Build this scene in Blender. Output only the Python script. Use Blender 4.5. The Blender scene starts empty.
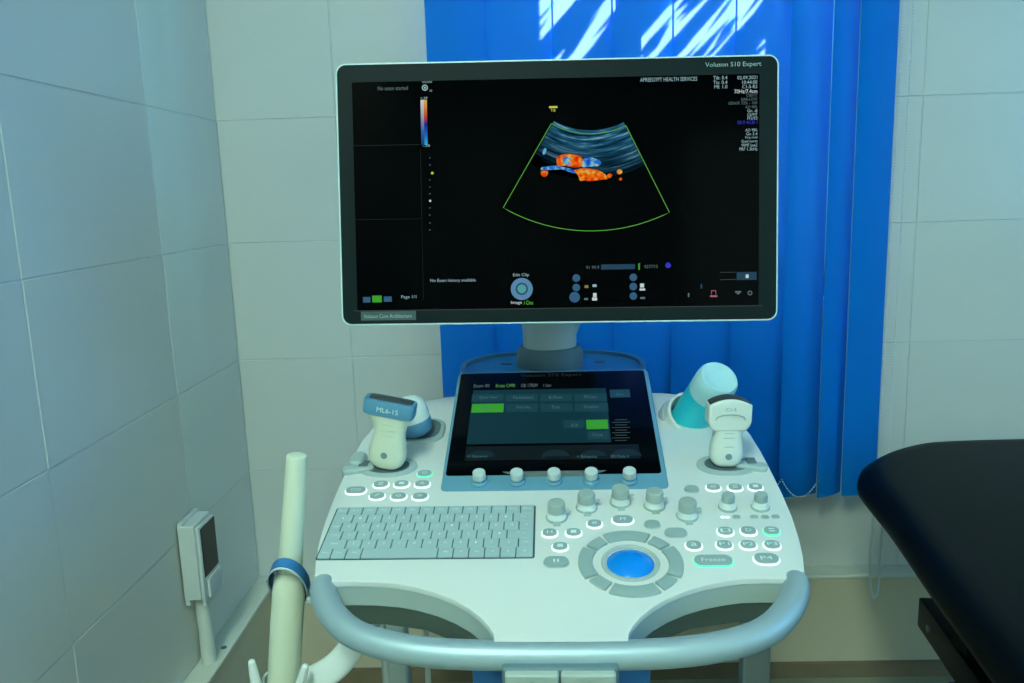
import bpy, bmesh, math, random
from math import sin, cos, pi, radians as rad
from mathutils import Matrix, Vector

SC = bpy.context.scene
COL = SC.collection
random.seed(4)

# ------------------------------------------------------------------ camera
cam = bpy.data.cameras.new('camera')
cam.sensor_width = 36.0
cam.lens = 820.0 / 1024.0 * 36.0
cam.clip_start = 0.02
camo = bpy.data.objects.new('camera', cam)
COL.objects.link(camo)
PITCH, YAW, ROLL, CAM_H = rad(10.4), rad(1.85), rad(1.87), 1.1025
fwd = Vector((-sin(YAW) * cos(PITCH), cos(YAW) * cos(PITCH), -sin(PITCH)))
r0 = Vector((cos(YAW), sin(YAW), 0)); u0 = r0.cross(fwd)
up = u0 * cos(ROLL) + r0 * sin(ROLL); rt = r0 * cos(ROLL) - u0 * sin(ROLL)
camo.matrix_world = Matrix(((rt.x, up.x, -fwd.x, 0), (rt.y, up.y, -fwd.y, 0), (rt.z, up.z, -fwd.z, CAM_H), (0, 0, 0, 1)))
SC.camera = camo

# ------------------------------------------------------------------ world, sun, ceiling lamp, added fill lights, exposure
w = bpy.data.worlds.new('sky'); SC.world = w; w.use_nodes = True
bg = w.node_tree.nodes['Background']
bg.inputs[0].default_value = (0.20, 0.72, 1.0, 1); bg.inputs[1].default_value = 38.0

def light(name, kind, loc, direction, energy, color, size=None, size_y=None):
    l = bpy.data.lights.new(name, kind); l.energy = energy; l.color = color
    if kind == 'AREA':
        l.shape = 'RECTANGLE'; l.size = size; l.size_y = size_y or size
    if kind == 'SUN':
        l.angle = size
    o = bpy.data.objects.new(name, l); COL.objects.link(o)
    o.location = loc; o.rotation_euler = Vector(direction).to_track_quat('-Z', 'Y').to_euler()
    return o
light('sun', 'SUN', (1.6, 6, 4.5), (-0.35, -1.0, -0.62), 170.0, (1.0, 0.84, 0.80), rad(0.35))
light('ceiling_tube_light', 'AREA', (-0.34, -0.8, 2.6), (0, 0, -1), 61.0, (0.72, 1.0, 0.85), 0.35, 1.2)
light('added_front_fill', 'AREA', (1.3, -2.2, 1.25), (-0.2, 1, -0.02), 9.0, (0.68, 1.0, 0.90), 0.95, 1.9)  # added light from behind the viewer, brightens back wall and machine front
light('added_blue_fill', 'AREA', (2.12, 0.1, 1.55), (-1, 0, -0.05), 22.0, (0.06, 0.42, 1.0), 1.3, 1.2)  # added blue light from the right, tints the left wall
vs = SC.view_settings
vs.view_transform = 'Standard'; vs.look = 'None'; vs.gamma = 1.0; vs.use_curve_mapping = False
vs.exposure = -0.30

# ------------------------------------------------------------------ materials
MATS = {}
def mat(name, color=(.8, .8, .8), rough=.5, metal=0.0, spec=.5, noise=None, bump=None, coat=0.0, emit=None, strength=1.0, trans=0.0, ior=1.45, sss=0.0):
    """principled material; noise=(scale, amount) varies the colour, bump=(scale, strength) gives fine relief"""
    m = bpy.data.materials.new(name); m.use_nodes = True
    nt = m.node_tree; p = nt.nodes['Principled BSDF']
    p.inputs['Base Color'].default_value = (*color, 1)
    p.inputs['Roughness'].default_value = rough; p.inputs['Metallic'].default_value = metal
    p.inputs['Specular IOR Level'].default_value = spec; p.inputs['Coat Weight'].default_value = coat
    p.inputs['Transmission Weight'].default_value = trans; p.inputs['IOR'].default_value = ior
    if sss:
        p.inputs['Subsurface Weight'].default_value = sss; p.inputs['Subsurface Radius'].default_value = (.01, .01, .01)
    if emit:
        p.inputs['Emission Color'].default_value = (*emit, 1); p.inputs['Emission Strength'].default_value = strength
    tc = nt.nodes.new('ShaderNodeTexCoord')
    if noise:
        n = nt.nodes.new('ShaderNodeTexNoise'); n.inputs['Scale'].default_value = noise[0]; n.inputs['Detail'].default_value = 4
        nt.links.new(tc.outputs['Object'], n.inputs['Vector'])
        mr = nt.nodes.new('ShaderNodeMapRange')
        mr.inputs['To Min'].default_value = 1 - noise[1]; mr.inputs['To Max'].default_value = 1 + noise[1]
        nt.links.new(n.outputs['Fac'], mr.inputs['Value'])
        mx = nt.nodes.new('ShaderNodeMix'); mx.data_type = 'RGBA'; mx.blend_type = 'MULTIPLY'
        mx.inputs['Factor'].default_value = 1; mx.inputs['A'].default_value = (*color, 1)
        nt.links.new(mr.outputs['Result'], mx.inputs['B']); nt.links.new(mx.outputs['Result'], p.inputs['Base Color'])
    if bump:
        n = nt.nodes.new('ShaderNodeTexNoise'); n.inputs['Scale'].default_value = bump[0]; n.inputs['Detail'].default_value = 3
        nt.links.new(tc.outputs['Object'], n.inputs['Vector'])
        b = nt.nodes.new('ShaderNodeBump'); b.inputs['Strength'].default_value = bump[1]; b.inputs['Distance'].default_value = .002
        nt.links.new(n.outputs['Fac'], b.inputs['Height']); nt.links.new(b.outputs['Normal'], p.inputs['Normal'])
    MATS[name] = m
    return m

mat('tile', (.67, .69, .63), .22, noise=(2.5, .05), bump=(9, .06))
mat('grout', (.60, .63, .58), .9, noise=(30, .15))
mat('paint', (.66, .70, .68), .8, bump=(60, .1))
mat('ledge', (.70, .72, .60), .5, noise=(12, .08))
mat('plinth', (.62, .55, .38), .7, noise=(6, .1), bump=(40, .1))
mat('skirting', (.22, .17, .10), .6, noise=(20, .2))
mat('floor', (.30, .30, .20), .5, noise=(8, .12))
mat('white_plastic', (.68, .71, .66), .58, spec=.3, noise=(300, .015), bump=(1500, .04))
mat('white_gloss', (.75, .80, .77), .25)
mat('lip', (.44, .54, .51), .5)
mat('shell_dark', (.15, .20, .18), .6)
mat('blue_grey', (.12, .30, .40), .42, bump=(900, .05))
mat('blue_plate', (.05, .28, .48), .35)
mat('neck_grey', (.52, .58, .54), .45)
mat('collar', (.12, .20, .22), .45)
mat('blue_trim', (.02, .16, .42), .4)
mat('handle_paint', (.38, .50, .53), .44, metal=.38, bump=(1200, .04))
mat('lever', (.40, .47, .42), .5)
mat('button_grey', (.31, .41, .39), .5)
mat('key_grey', (.38, .51, .50), .5)
mat('key_print', (.72, .84, .80), .5)
mat('key_well', (.05, .09, .10), .6)
mat('knob_grey', (.34, .42, .38), .55, bump=(700, .05))
mat('knob_white', (.66, .74, .70), .45)
mat('cap_white', (.52, .60, .56), .5)
mat('lit_white', (.9, .95, .95), .4, emit=(.95, 1, 1), strength=.9)
mat('lit_green', (.2, .8, .5), .4, emit=(.03, .75, .34), strength=.9)
mat('ball', (.0, .24, .80), .18, coat=.2)
mat('ball_ring', (.42, .50, .46), .4)
mat('bezel', (.005, .014, .014), .5, spec=.15)
mat('rim', (.62, .80, .76), .4)
mat('housing', (.30, .36, .35), .5)
mat('screen_glass', (.0002, .0005, .0007), .12, spec=.04)
mat('touch_glass', (.0008, .0015, .0025), .12, spec=.12)
mat('probe_white', (.70, .76, .68), .4)
mat('probe_cream', (.64, .69, .52), .42)
mat('probe_blue', (.10, .28, .42), .42)
mat('probe_lens', (.05, .06, .06), .5)
mat('holder_grey', (.36, .46, .44), .45)
mat('holder_dark', (.10, .14, .14), .6)
mat('gel', (.02, .66, .76), .3, trans=.05, sss=.3)
mat('gel_pale', (.50, .82, .84), .3, trans=.1, sss=.3)
mat('wand_cream', (.70, .74, .56), .4)
mat('clear_plastic', (.62, .70, .67), .3)
mat('rail_grey', (.34, .40, .38), .4)
mat('blue_band', (.03, .18, .42), .4)
mat('vinyl', (.0025, .0045, .004), .40, spec=.06, bump=(350, .12))
mat('black_metal', (.004, .004, .005), .4, spec=.12)
mat('bolt', (.35, .40, .38), .3, metal=.8)
mat('box_white', (.62, .68, .66), .45)
mat('box_black', (.012, .008, .009), .4)
mat('pipe', (.66, .70, .62), .45)
mat('cable', (.50, .54, .50), .5)
mat('bead', (.72, .76, .74), .4)
mat('window_frame', (.7, .72, .72), .4)
mat('rubber', (.02, .02, .02), .7)
mat('gobo', (.12, .08, .04), .8)
mat('gobo_leaf', (.05, .12, .02), .6)
mat('bezeltext', (.35, .48, .46), .6)
mat('tag', (.06, .10, .095), .5)
mat('mark', (.16, .26, .28), .5)
mat('diffuser', (.9, .95, .9), .5, emit=(.8, 1, .9), strength=2.0)

# emissive display colours
EMI = dict(dim=(.10, .16, .17), cyan=(.32, .52, .55), white=(.62, .72, .74), blue=(.03, .03, .62), green=(.10, .55, .05), greenui=(.04, .38, .02), blueui=(.03, .11, .22),
           yellow=(.60, .62, .05), bar=(.01, .05, .10), dimline=(.045, .06, .06), faint=(.0012, .0025, .004), pink=(.42, .13, .18), ring=(.10, .26, .44), navy=(.02, .06, .16), teal=(.08, .36, .36),
           black=(.001, .0025, .004), olive=(.22, .22, .06), lime=(.10, .42, .04), greend=(.10, .34, .08), faintt=(.015, .025, .03), tdim=(.07, .19, .21), tbg=(.003, .034, .046), tbtn=(.008, .055, .072),
           tstrip=(.003, .007, .008), tline=(.03, .06, .06), tarc=(.006, .024, .034))
for k, c in EMI.items():
    if k != 'mark':
        mat('ui_' + k, (.002, .003, .003), .4, spec=.2, emit=c, strength=1.0)

def nodes_mat(name):
    m = bpy.data.materials.new(name); m.use_nodes = True; nt = m.node_tree; nt.nodes.clear()
    out = nt.nodes.new('ShaderNodeOutputMaterial'); MATS[name] = m
    return nt, out
def ramp(nt, stops):
    r = nt.nodes.new('ShaderNodeValToRGB'); e = r.color_ramp.elements
    while len(e) < len(stops): e.new(.5)
    for i, (p, c) in enumerate(stops): e[i].position = p; e[i].color = (*c, 1)
    return r
def math_node(nt, op, a, b=None):
    n = nt.nodes.new('ShaderNodeMath'); n.operation = op
    for i, v in enumerate((a, b)):
        if v is None: continue
        if isinstance(v, (int, float)): n.inputs[i].default_value = v
        else: nt.links.new(v, n.inputs[i])
    return n.outputs[0]
def emission_noise(name, stops, scale):
    nt, out = nodes_mat(name); tc = nt.nodes.new('ShaderNodeTexCoord'); n = nt.nodes.new('ShaderNodeTexNoise')
    n.inputs['Scale'].default_value = scale; n.inputs['Detail'].default_value = 3
    nt.links.new(tc.outputs['Object'], n.inputs['Vector'])
    r = ramp(nt, stops); nt.links.new(n.outputs['Fac'], r.inputs[0])
    e = nt.nodes.new('ShaderNodeEmission'); nt.links.new(r.outputs[0], e.inputs[0]); nt.links.new(e.outputs[0], out.inputs[0])
emission_noise('flow_hot', [(.28, (.60, .015, .0)), (.42, (.85, .07, .003)), (.54, (.90, .22, .008)), (.66, (.80, .50, .08))], 150)
emission_noise('flow_cold', [(.32, (.01, .06, .55)), (.48, (.03, .20, .70)), (.58, (.15, .50, .70)), (.68, (.55, .60, .30))], 170)
def gradient_mat(name, stops, h):
    nt, out = nodes_mat(name); tc = nt.nodes.new('ShaderNodeTexCoord'); s = nt.nodes.new('ShaderNodeSeparateXYZ')
    nt.links.new(tc.outputs['Object'], s.inputs[0])
    f = math_node(nt, 'DIVIDE', s.outputs[2], h)
    r = ramp(nt, stops); nt.links.new(f, r.inputs[0])
    e = nt.nodes.new('ShaderNodeEmission'); nt.links.new(r.outputs[0], e.inputs[0]); nt.links.new(e.outputs[0], out.inputs[0])
gradient_mat('bar_grey', [(0, (.01, .05, .2)), (.3, (.03, .14, .45)), (.5, (.2, .28, .42)), (1, (.75, .72, .68))], .0556)
gradient_mat('bar_flow', [(0, (.03, .5, .62)), (.2, (.02, .16, .6)), (.46, (.01, .02, .3)), (.56, (.4, .03, .06)), (.75, (.72, .16, .03)), (1, (.75, .5, .1))], .0556)
def tissue_mat():
    nt, out = nodes_mat('tissue'); tc = nt.nodes.new('ShaderNodeTexCoord'); s = nt.nodes.new('ShaderNodeSeparateXYZ')
    nt.links.new(tc.outputs['Object'], s.inputs[0])
    x, z = s.outputs[0], s.outputs[2]
    r = math_node(nt, 'SQRT', math_node(nt, 'ADD', math_node(nt, 'MULTIPLY', x, x), math_node(nt, 'MULTIPLY', z, z)))
    th = math_node(nt, 'ARCTAN2', x, math_node(nt, 'MULTIPLY', z, -1.0))
    c = nt.nodes.new('ShaderNodeCombineXYZ')
    nt.links.new(math_node(nt, 'MULTIPLY', th, 2.0), c.inputs[0]); nt.links.new(math_node(nt, 'MULTIPLY', r, 240.0), c.inputs[1])
    n = nt.nodes.new('ShaderNodeTexNoise'); n.inputs['Scale'].default_value = 1.0; n.inputs['Detail'].default_value = 5; n.inputs['Roughness'].default_value = .62
    nt.links.new(c.outputs[0], n.inputs['Vector'])
    rp = ramp(nt, [(.34, (.001, .008, .018)), (.47, (.008, .062, .115)), (.57, (.030, .155, .27)), (.68, (.26, .52, .66))]); nt.links.new(n.outputs['Fac'], rp.inputs[0])
    mr = nt.nodes.new('ShaderNodeMapRange'); mr.inputs['From Min'].default_value = .150; mr.inputs['From Max'].default_value = .112
    nt.links.new(math_node(nt, 'SUBTRACT', r, math_node(nt, 'MULTIPLY', th, .018)), mr.inputs['Value'])
    e = nt.nodes.new('ShaderNodeEmission'); nt.links.new(rp.outputs[0], e.inputs[0]); nt.links.new(mr.outputs[0], e.inputs[1]); nt.links.new(e.outputs[0], out.inputs[0])
tissue_mat()
def blind_mat():
    nt, out = nodes_mat('blind_fabric'); tc = nt.nodes.new('ShaderNodeTexCoord')
    wv = nt.nodes.new('ShaderNodeTexNoise'); wv.inputs['Scale'].default_value = 900; nt.links.new(tc.outputs['Object'], wv.inputs['Vector'])
    b = nt.nodes.new('ShaderNodeBump'); b.inputs['Strength'].default_value = .15; b.inputs['Distance'].default_value = .001; nt.links.new(wv.outputs['Fac'], b.inputs['Height'])
    d = nt.nodes.new('ShaderNodeBsdfDiffuse'); d.inputs[0].default_value = (.003, .31, .86, 1); nt.links.new(b.outputs[0], d.inputs['Normal'])
    t = nt.nodes.new('ShaderNodeBsdfTranslucent'); t.inputs[0].default_value = (.30, .42, .80, 1)
    mx = nt.nodes.new('ShaderNodeMixShader'); mx.inputs[0].default_value = .48
    nt.links.new(d.outputs[0], mx.inputs[1]); nt.links.new(t.outputs[0], mx.inputs[2]); nt.links.new(mx.outputs[0], out.inputs[0])
blind_mat()
def pane_mat():
    nt, out = nodes_mat('pane'); t = nt.nodes.new('ShaderNodeBsdfTransparent'); t.inputs[0].default_value = (.93, .96, .95, 1)
    g = nt.nodes.new('ShaderNodeBsdfGlossy'); g.inputs[1].default_value = .03
    mx = nt.nodes.new('ShaderNodeMixShader'); mx.inputs[0].default_value = .06
    nt.links.new(t.outputs[0], mx.inputs[1]); nt.links.new(g.outputs[0], mx.inputs[2]); nt.links.new(mx.outputs[0], out.inputs[0])
pane_mat()

# ------------------------------------------------------------------ mesh helpers
def to_mesh(bm, name, smooth=None):
    bmesh.ops.recalc_face_normals(bm, faces=bm.faces)
    me = bpy.data.meshes.new(name)
    if smooth is not None:
        for f in bm.faces: f.smooth = True
    bm.to_mesh(me); bm.free()
    if smooth is not None: me.set_sharp_from_angle(angle=rad(smooth))
    return me
def link(name, me, parent=None, M=None):
    o = bpy.data.objects.new(name, me); COL.objects.link(o)
    if parent: o.parent = parent
    if M is not None: o.matrix_local = M if isinstance(M, Matrix) else Matrix.Translation(Vector(M))
    return o
def obj(name, bm, m, parent=None, M=None, smooth=35):
    me = to_mesh(bm, name, smooth); me.materials.append(MATS[m])
    return link(name, me, parent, M)
def tag(o, label, cat, group=None):
    o['label'] = label; o['category'] = cat
    if group: o['group'] = group
    return o
def empty(name, loc, label, cat, rz=0, group=None):
    o = bpy.data.objects.new(name, None); COL.objects.link(o); o.location = loc; o.rotation_euler = (0, 0, rz)
    o.empty_display_size = .05
    return tag(o, label, cat, group)
def struct(name, bm, m, label, smooth=None, parent=None, M=None):
    o = obj(name, bm, m, parent, M, smooth); o['kind'] = 'structure'; o['label'] = label
    return o

def bevel_edges(bm, edges, off, seg=2):
    if off > 0 and edges: bmesh.ops.bevel(bm, geom=edges, offset=off, segments=seg, profile=.6, affect='EDGES', clamp_overlap=True)
def box(x0, x1, y0, y1, z0, z1, bev=0, seg=2, bm=None):
    own = bm is None
    b = bmesh.new()
    vs_ = [b.verts.new((x, y, z)) for x in (x0, x1) for y in (y0, y1) for z in (z0, z1)]
    for f in ((0, 1, 3, 2), (4, 6, 7, 5), (0, 4, 5, 1), (2, 3, 7, 6), (0, 2, 6, 4), (1, 5, 7, 3)): b.faces.new([vs_[i] for i in f])
    bmesh.ops.recalc_face_normals(b, faces=b.faces)
    if bev: bevel_edges(b, list(b.edges), bev, seg)
    if own: return b
    return join(bm, b)
def join(a, b):
    me = bpy.data.meshes.new('tmp'); b.to_mesh(me); b.free(); a.from_mesh(me); bpy.data.meshes.remove(me); return a
def prism(pts, z0, z1, bev=0, seg=3, bottom=False):
    b = bmesh.new()
    lo = [b.verts.new((x, y, z0)) for x, y in pts]; hi = [b.verts.new((x, y, z1)) for x, y in pts]
    n = len(pts); b.faces.new(lo[::-1]); top = b.faces.new(hi)
    for i in range(n): b.faces.new((lo[i], lo[(i + 1) % n], hi[(i + 1) % n], hi[i]))
    bmesh.ops.recalc_face_normals(b, faces=b.faces)
    if bev:
        ed = [e for e in b.edges if all(v in hi for v in e.verts)]
        if bottom: ed += [e for e in b.edges if all(v in lo for v in e.verts)]
        bevel_edges(b, ed, bev, seg)
    return b
def loft(rings, cap=True):
    b = bmesh.new(); R = [[b.verts.new(p) for p in r] for r in rings]; n = len(R[0])
    for a, c in zip(R, R[1:]):
        for i in range(n): b.faces.new((a[i], a[(i + 1) % n], c[(i + 1) % n], c[i]))
    if cap: b.faces.new(R[0][::-1]); b.faces.new(R[-1])
    return b
def lathe(prof, n=32, sx=1, sy=1, cap=True):
    return loft([[(max(r, 1e-5) * sx * cos(2 * pi * i / n), max(r, 1e-5) * sy * sin(2 * pi * i / n), z) for i in range(n)] for r, z in prof], cap)
def tube(path, r, n=12, cap_round=False):
    P = [Vector(p) for p in path]; rs = r if isinstance(r, (list, tuple)) else [r] * len(P)
    T = [(P[min(i + 1, len(P) - 1)] - P[max(i - 1, 0)]).normalized() for i in range(len(P))]
    ref = Vector((0, 0, 1)) if abs(T[0].z) < .9 else Vector((1, 0, 0))
    rings = []; nrm = (ref - T[0] * ref.dot(T[0])).normalized()
    def ring(p, t, nn, rr): bn = t.cross(nn); return [p + (nn * cos(2 * pi * k / n) + bn * sin(2 * pi * k / n)) * rr for k in range(n)]
    for i, p in enumerate(P):
        nrm = (nrm - T[i] * nrm.dot(T[i])).normalized()
        if cap_round and i == 0:
            for a in (80, 60, 40, 20): rings.append(ring(p - T[0] * rs[0] * sin(rad(a)), T[0], nrm, rs[0] * cos(rad(a))))
        rings.append(ring(p, T[i], nrm, rs[i]))
        if cap_round and i == len(P) - 1:
            for a in (20, 40, 60, 80): rings.append(ring(p + T[i] * rs[i] * sin(rad(a)), T[i], nrm, rs[i] * cos(rad(a))))
    return loft(rings)
def spline(pts, k=8):
    P = [Vector(p) for p in pts]; out = []
    for i in range(len(P) - 1):
        p0, p1, p2, p3 = P[max(i - 1, 0)], P[i], P[i + 1], P[min(i + 2, len(P) - 1)]
        for j in range(k):
            t = j / k
            out.append(.5 * ((2 * p1) + (p2 - p0) * t + (2 * p0 - 5 * p1 + 4 * p2 - p3) * t * t + (3 * p1 - p0 - 3 * p2 + p3) * t ** 3))
    return out + [P[-1]]
def rrect(w_, h, r, n=5, cx=0, cy=0):
    out = []
    for sx, sy, a0 in ((1, -1, -90), (1, 1, 0), (-1, 1, 90), (-1, -1, 180)):
        for i in range(n + 1):
            a = rad(a0 + 90 * i / n); out.append((cx + sx * (w_ / 2 - r) + r * cos(a), cy + sy * (h / 2 - r) + r * sin(a)))
    return out
def ellipse(a, b, n=24, cx=0, cy=0): return [(cx + a * cos(2 * pi * i / n), cy + b * sin(2 * pi * i / n)) for i in range(n)]
def superell(a, b, e=2.6, n=28):
    return [(a * math.copysign(abs(cos(t)) ** (2 / e), cos(t)), b * math.copysign(abs(sin(t)) ** (2 / e), sin(t))) for t in [2 * pi * i / n for i in range(n)]]
def flat(pts, y=0):       # polygon in the x-z plane facing -y
    b = bmesh.new(); b.faces.new([b.verts.new((x, y, z)) for x, z in pts]); return b
def strip(pts, wd, y=0):  # flat line of given width in the x-z plane
    b = bmesh.new(); L = []; P = [Vector((p[0], p[1])) for p in pts]
    for i, p in enumerate(P):
        t = (P[min(i + 1, len(P) - 1)] - P[max(i - 1, 0)]).normalized(); nn = Vector((-t.y, t.x)) * wd / 2
        L.append((b.verts.new((p.x + nn.x, y, p.y + nn.y)), b.verts.new((p.x - nn.x, y, p.y - nn.y))))
    for a, c in zip(L, L[1:]): b.faces.new((a[0], a[1], c[1], c[0]))
    return b
_txt = {}
def text_mesh(s):
    """lettering as a flat mesh in x-y, centred on its box, with its size"""
    if s in _txt: return _txt[s]
    cu = bpy.data.curves.new('lettering', 'FONT'); cu.body = s; cu.resolution_u = 2
    o = bpy.data.objects.new('lettering', cu); COL.objects.link(o)
    bpy.context.view_layer.update()
    me = bpy.data.meshes.new_from_object(o.evaluated_get(bpy.context.evaluated_depsgraph_get()))
    bpy.data.objects.remove(o)
    xs = [v.co.x for v in me.vertices]; ys = [v.co.y for v in me.vertices]
    r = ([(v.co.x - (min(xs) + max(xs)) / 2, v.co.y - (min(ys) + max(ys)) / 2) for v in me.vertices], [tuple(p.vertices) for p in me.polygons], max(xs) - min(xs), max(ys) - min(ys))
    _txt[s] = r
    return r
def text_bm(s, w_, h, f=lambda x, y: (x, 0, y), bm=None):
    co, fa, tw, th = text_mesh(s); b = bm or bmesh.new()
    V = [b.verts.new(f(x * w_ / tw, y * h / th)) for x, y in co]
    for p in fa:
        try: b.faces.new([V[i] for i in p])
        except ValueError: pass
    return b
def rigid(x, y, z, c):    # matrix from three columns and an origin
    return Matrix(((x[0], y[0], z[0], c[0]), (x[1], y[1], z[1], c[1]), (x[2], y[2], z[2], c[2]), (0, 0, 0, 1)))

# screen graphics: text (string, u, v, width, height, colour), rectangles, discs, in millimetres on the glass
MON_TEXT = [
    ('No exam started', -203.6, 131.6, 37.6, 4.9, 'dim'),
    ('Voluson S10 Expert', 217.0, 151.2, 68.4, 7.3, 'bezeltext'),
    ('APREEGYPT HEALTH SERVICES', 138.0, 135.4, 70.0, 4.9, 'cyan'),
    ('Tib: 0.4', 201.2, 136.0, 17.2, 4.4, 'cyan'),
    ('Tis: 0.4', 201.2, 130.4, 17.2, 4.3, 'cyan'),
    ('MI: 1.0', 201.9, 125.1, 15.9, 4.4, 'cyan'),
    ('02.09.2021', 234.2, 135.6, 24.4, 4.3, 'cyan'),
    ('10:44:00', 237.2, 129.9, 18.3, 4.3, 'cyan'),
    ('C1-5-RS', 237.2, 124.6, 18.3, 4.4, 'cyan'),
    ('70Hz/7.4cm', 232.4, 118.9, 28.1, 4.8, 'white'),
    ('OB/1T', 239.8, 113.9, 13.5, 3.6, 'dim'),
    ('HAR-LOW', 236.7, 109.3, 19.6, 3.7, 'dim'),
    ('GEN/R 72% - 100', 228.8, 104.8, 35.5, 3.7, 'dim'),
    ('AO 98%', 239.2, 99.8, 14.6, 3.6, 'dim'),
    ('Gn -8', 240.4, 95.2, 12.3, 3.6, 'cyan'),
    ('C6/M7', 240.4, 90.6, 12.3, 3.7, 'cyan'),
    ('FF2/E3', 240.5, 86.3, 12.2, 3.6, 'cyan'),
    ('SRI II 4/CRI 1', 234.3, 81.2, 24.5, 4.4, 'blue'),
    ('AO 98%', 239.3, 71.8, 14.7, 3.6, 'cyan'),
    ('Gn 3.4', 239.9, 67.2, 13.5, 3.6, 'cyan'),
    ('Frq mid', 239.3, 62.5, 14.7, 3.7, 'cyan'),
    ('Qual norm', 236.9, 58.0, 19.6, 3.9, 'cyan'),
    ('WMF low2', 236.9, 53.4, 19.6, 3.9, 'cyan'),
    ('PRF 1.3kHz', 235.8, 48.7, 22.1, 3.9, 'cyan'),
    ('No Exam history available', -132.7, -108.4, 57.5, 5.0, 'cyan'),
    ('Edit Clip', -47.0, -102.7, 20.1, 5.0, 'cyan'),
    ('Image', -53.2, -137.3, 13.8, 5.0, 'white'),
    ('Cine', -36.8, -137.2, 8.8, 5.1, 'green'),
    ('Page 1/1', -189.1, -128.4, 19.1, 5.0, 'cyan'),
    ('Voluson Core Architecture', -216.4, -151.8, 61.1, 5.1, 'bezeltext'),
    ('91 99.9', 42.8, -94.2, 16.3, 4.0, 'dim'),
    ('427/715', 115.5, -94.2, 16.9, 4.0, 'dim'),
    ('+.28', -165.1, 118.9, 8.7, 2.7, 'cyan'),
    ('-.28', -163.1, 60.2, 8.8, 2.7, 'cyan'),
    ('VOLUSON', -160.9, 138.2, 12.5, 2.2, 'cyan'),
    ('S10', -156.4, 127.5, 3.1, 2.5, 'cyan'),
    ('TIB', -4.7, 100.5, 6.2, 3.2, 'yellow'),
]
MON_RECT = [
    (-247.6, -134.4, -238.1, -127.4, 'blueui'),
    (-235.8, -134.4, -223.7, -125.8, 'greenui'),
    (-221.1, -133.8, -211.0, -127.1, 'blueui'),
    (-250.7, -157.2, -180.7, -145.9, 'tag'),
    (-260.0, -145.3, 253.8, -144.4, 'dimline'),
    (-9.6, 103.4, 0.9, 105.9, 'yellow'),
    (53.4, -97.1, 95.8, -90.8, 'bar'),
    (99.8, -98.0, 101.8, -89.9, 'greenui'),
    (222.0, -112.6, 246.8, -102.7, 'bar'),
    (201.5, -103.0, 221.4, -102.4, 'dimline'),
    (201.6, -112.1, 221.4, -111.4, 'dimline'),
    (233.2, -110.2, 236.9, -105.8, 'white'),
    (190.4, -130.1, 191.1, -125.4, 'pink'),
    (195.9, -130.2, 196.6, -125.5, 'pink'),
    (190.4, -125.8, 196.6, -125.0, 'pink'),
    (188.9, -133.3, 198.1, -131.2, 'pink'),
    (220.2, -128.2, 227.6, -126.2, 'dim'),
    (222.1, -130.2, 225.8, -128.4, 'dim'),
    (-171.0, -132.1, -170.5, 55.2, 'faint'),
    (-254.9, 61.6, -171.2, 62.2, 'faint'),
    (-255.3, -30.4, -171.9, -29.8, 'faint'),
    (42.5, -118.7, 47.6, -115.4, 'cyan'),
    (41.8, -135.7, 48.1, -131.9, 'white'),
    (43.1, -131.3, 47.5, -126.3, 'white'),
    (31.8, -134.9, 36.8, -132.4, 'dim'),
    (101.9, -120.2, 106.9, -115.2, 'white'),
    (101.3, -124.0, 108.2, -121.4, 'white'),
    (101.9, -134.6, 108.1, -132.1, 'dim'),
    (32.5, -119.9, 37.3, -116.4, 'olive'),
    (-43.6, -139.7, -43.1, -135.4, 'green'),
    (161.4, -132.9, 163.4, -127.9, 'dim'),
    (177.1, -122.5, 179.2, -116.8, 'bar'),
]
MON_DISC = [
    (-46.3, -120.0, 13.9, 'ring'),
    (-46.3, -119.8, 7.8, 'navy'),
    (-46.3, -119.8, 5.6, 'teal'),
    (22.2, -107.2, 4.8, 'blueui'),
    (22.1, -119.1, 4.8, 'blueui'),
    (19.9, -131.2, 6.7, 'blueui'),
    (93.5, -107.3, 4.7, 'blueui'),
    (93.4, -118.9, 4.8, 'blueui'),
    (93.4, -130.7, 4.7, 'blueui'),
    (136.9, -92.9, 3.5, 'blue'),
    (238.4, -128.9, 3.0, 'dim'),
    (238.4, -128.9, 1.8, 'black'),
    (-163.6, 131.4, 3.8, 'cyan'),
    (-163.6, 131.4, 2.5, 'black'),
    (-163.6, 131.4, 1.2, 'cyan'),
    (-156.4, 26.2, 1.7, 'yellow'),
    (-159.7, -8.2, 1.4, 'white'),
    (-159.0, 45.1, 0.7, 'dim'),
    (-159.2, 36.4, 0.8, 'dim'),
    (-159.5, 17.9, 0.7, 'dim'),
    (-159.7, 9.2, 0.7, 'dim'),
    (-159.9, 0.5, 0.8, 'dim'),
    (-160.2, -16.9, 0.7, 'dim'),
    (-160.4, -25.7, 0.8, 'dim'),
    (-160.6, -35.6, 0.8, 'dim'),
    (-160.8, -44.4, 0.8, 'dim'),
]
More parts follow.
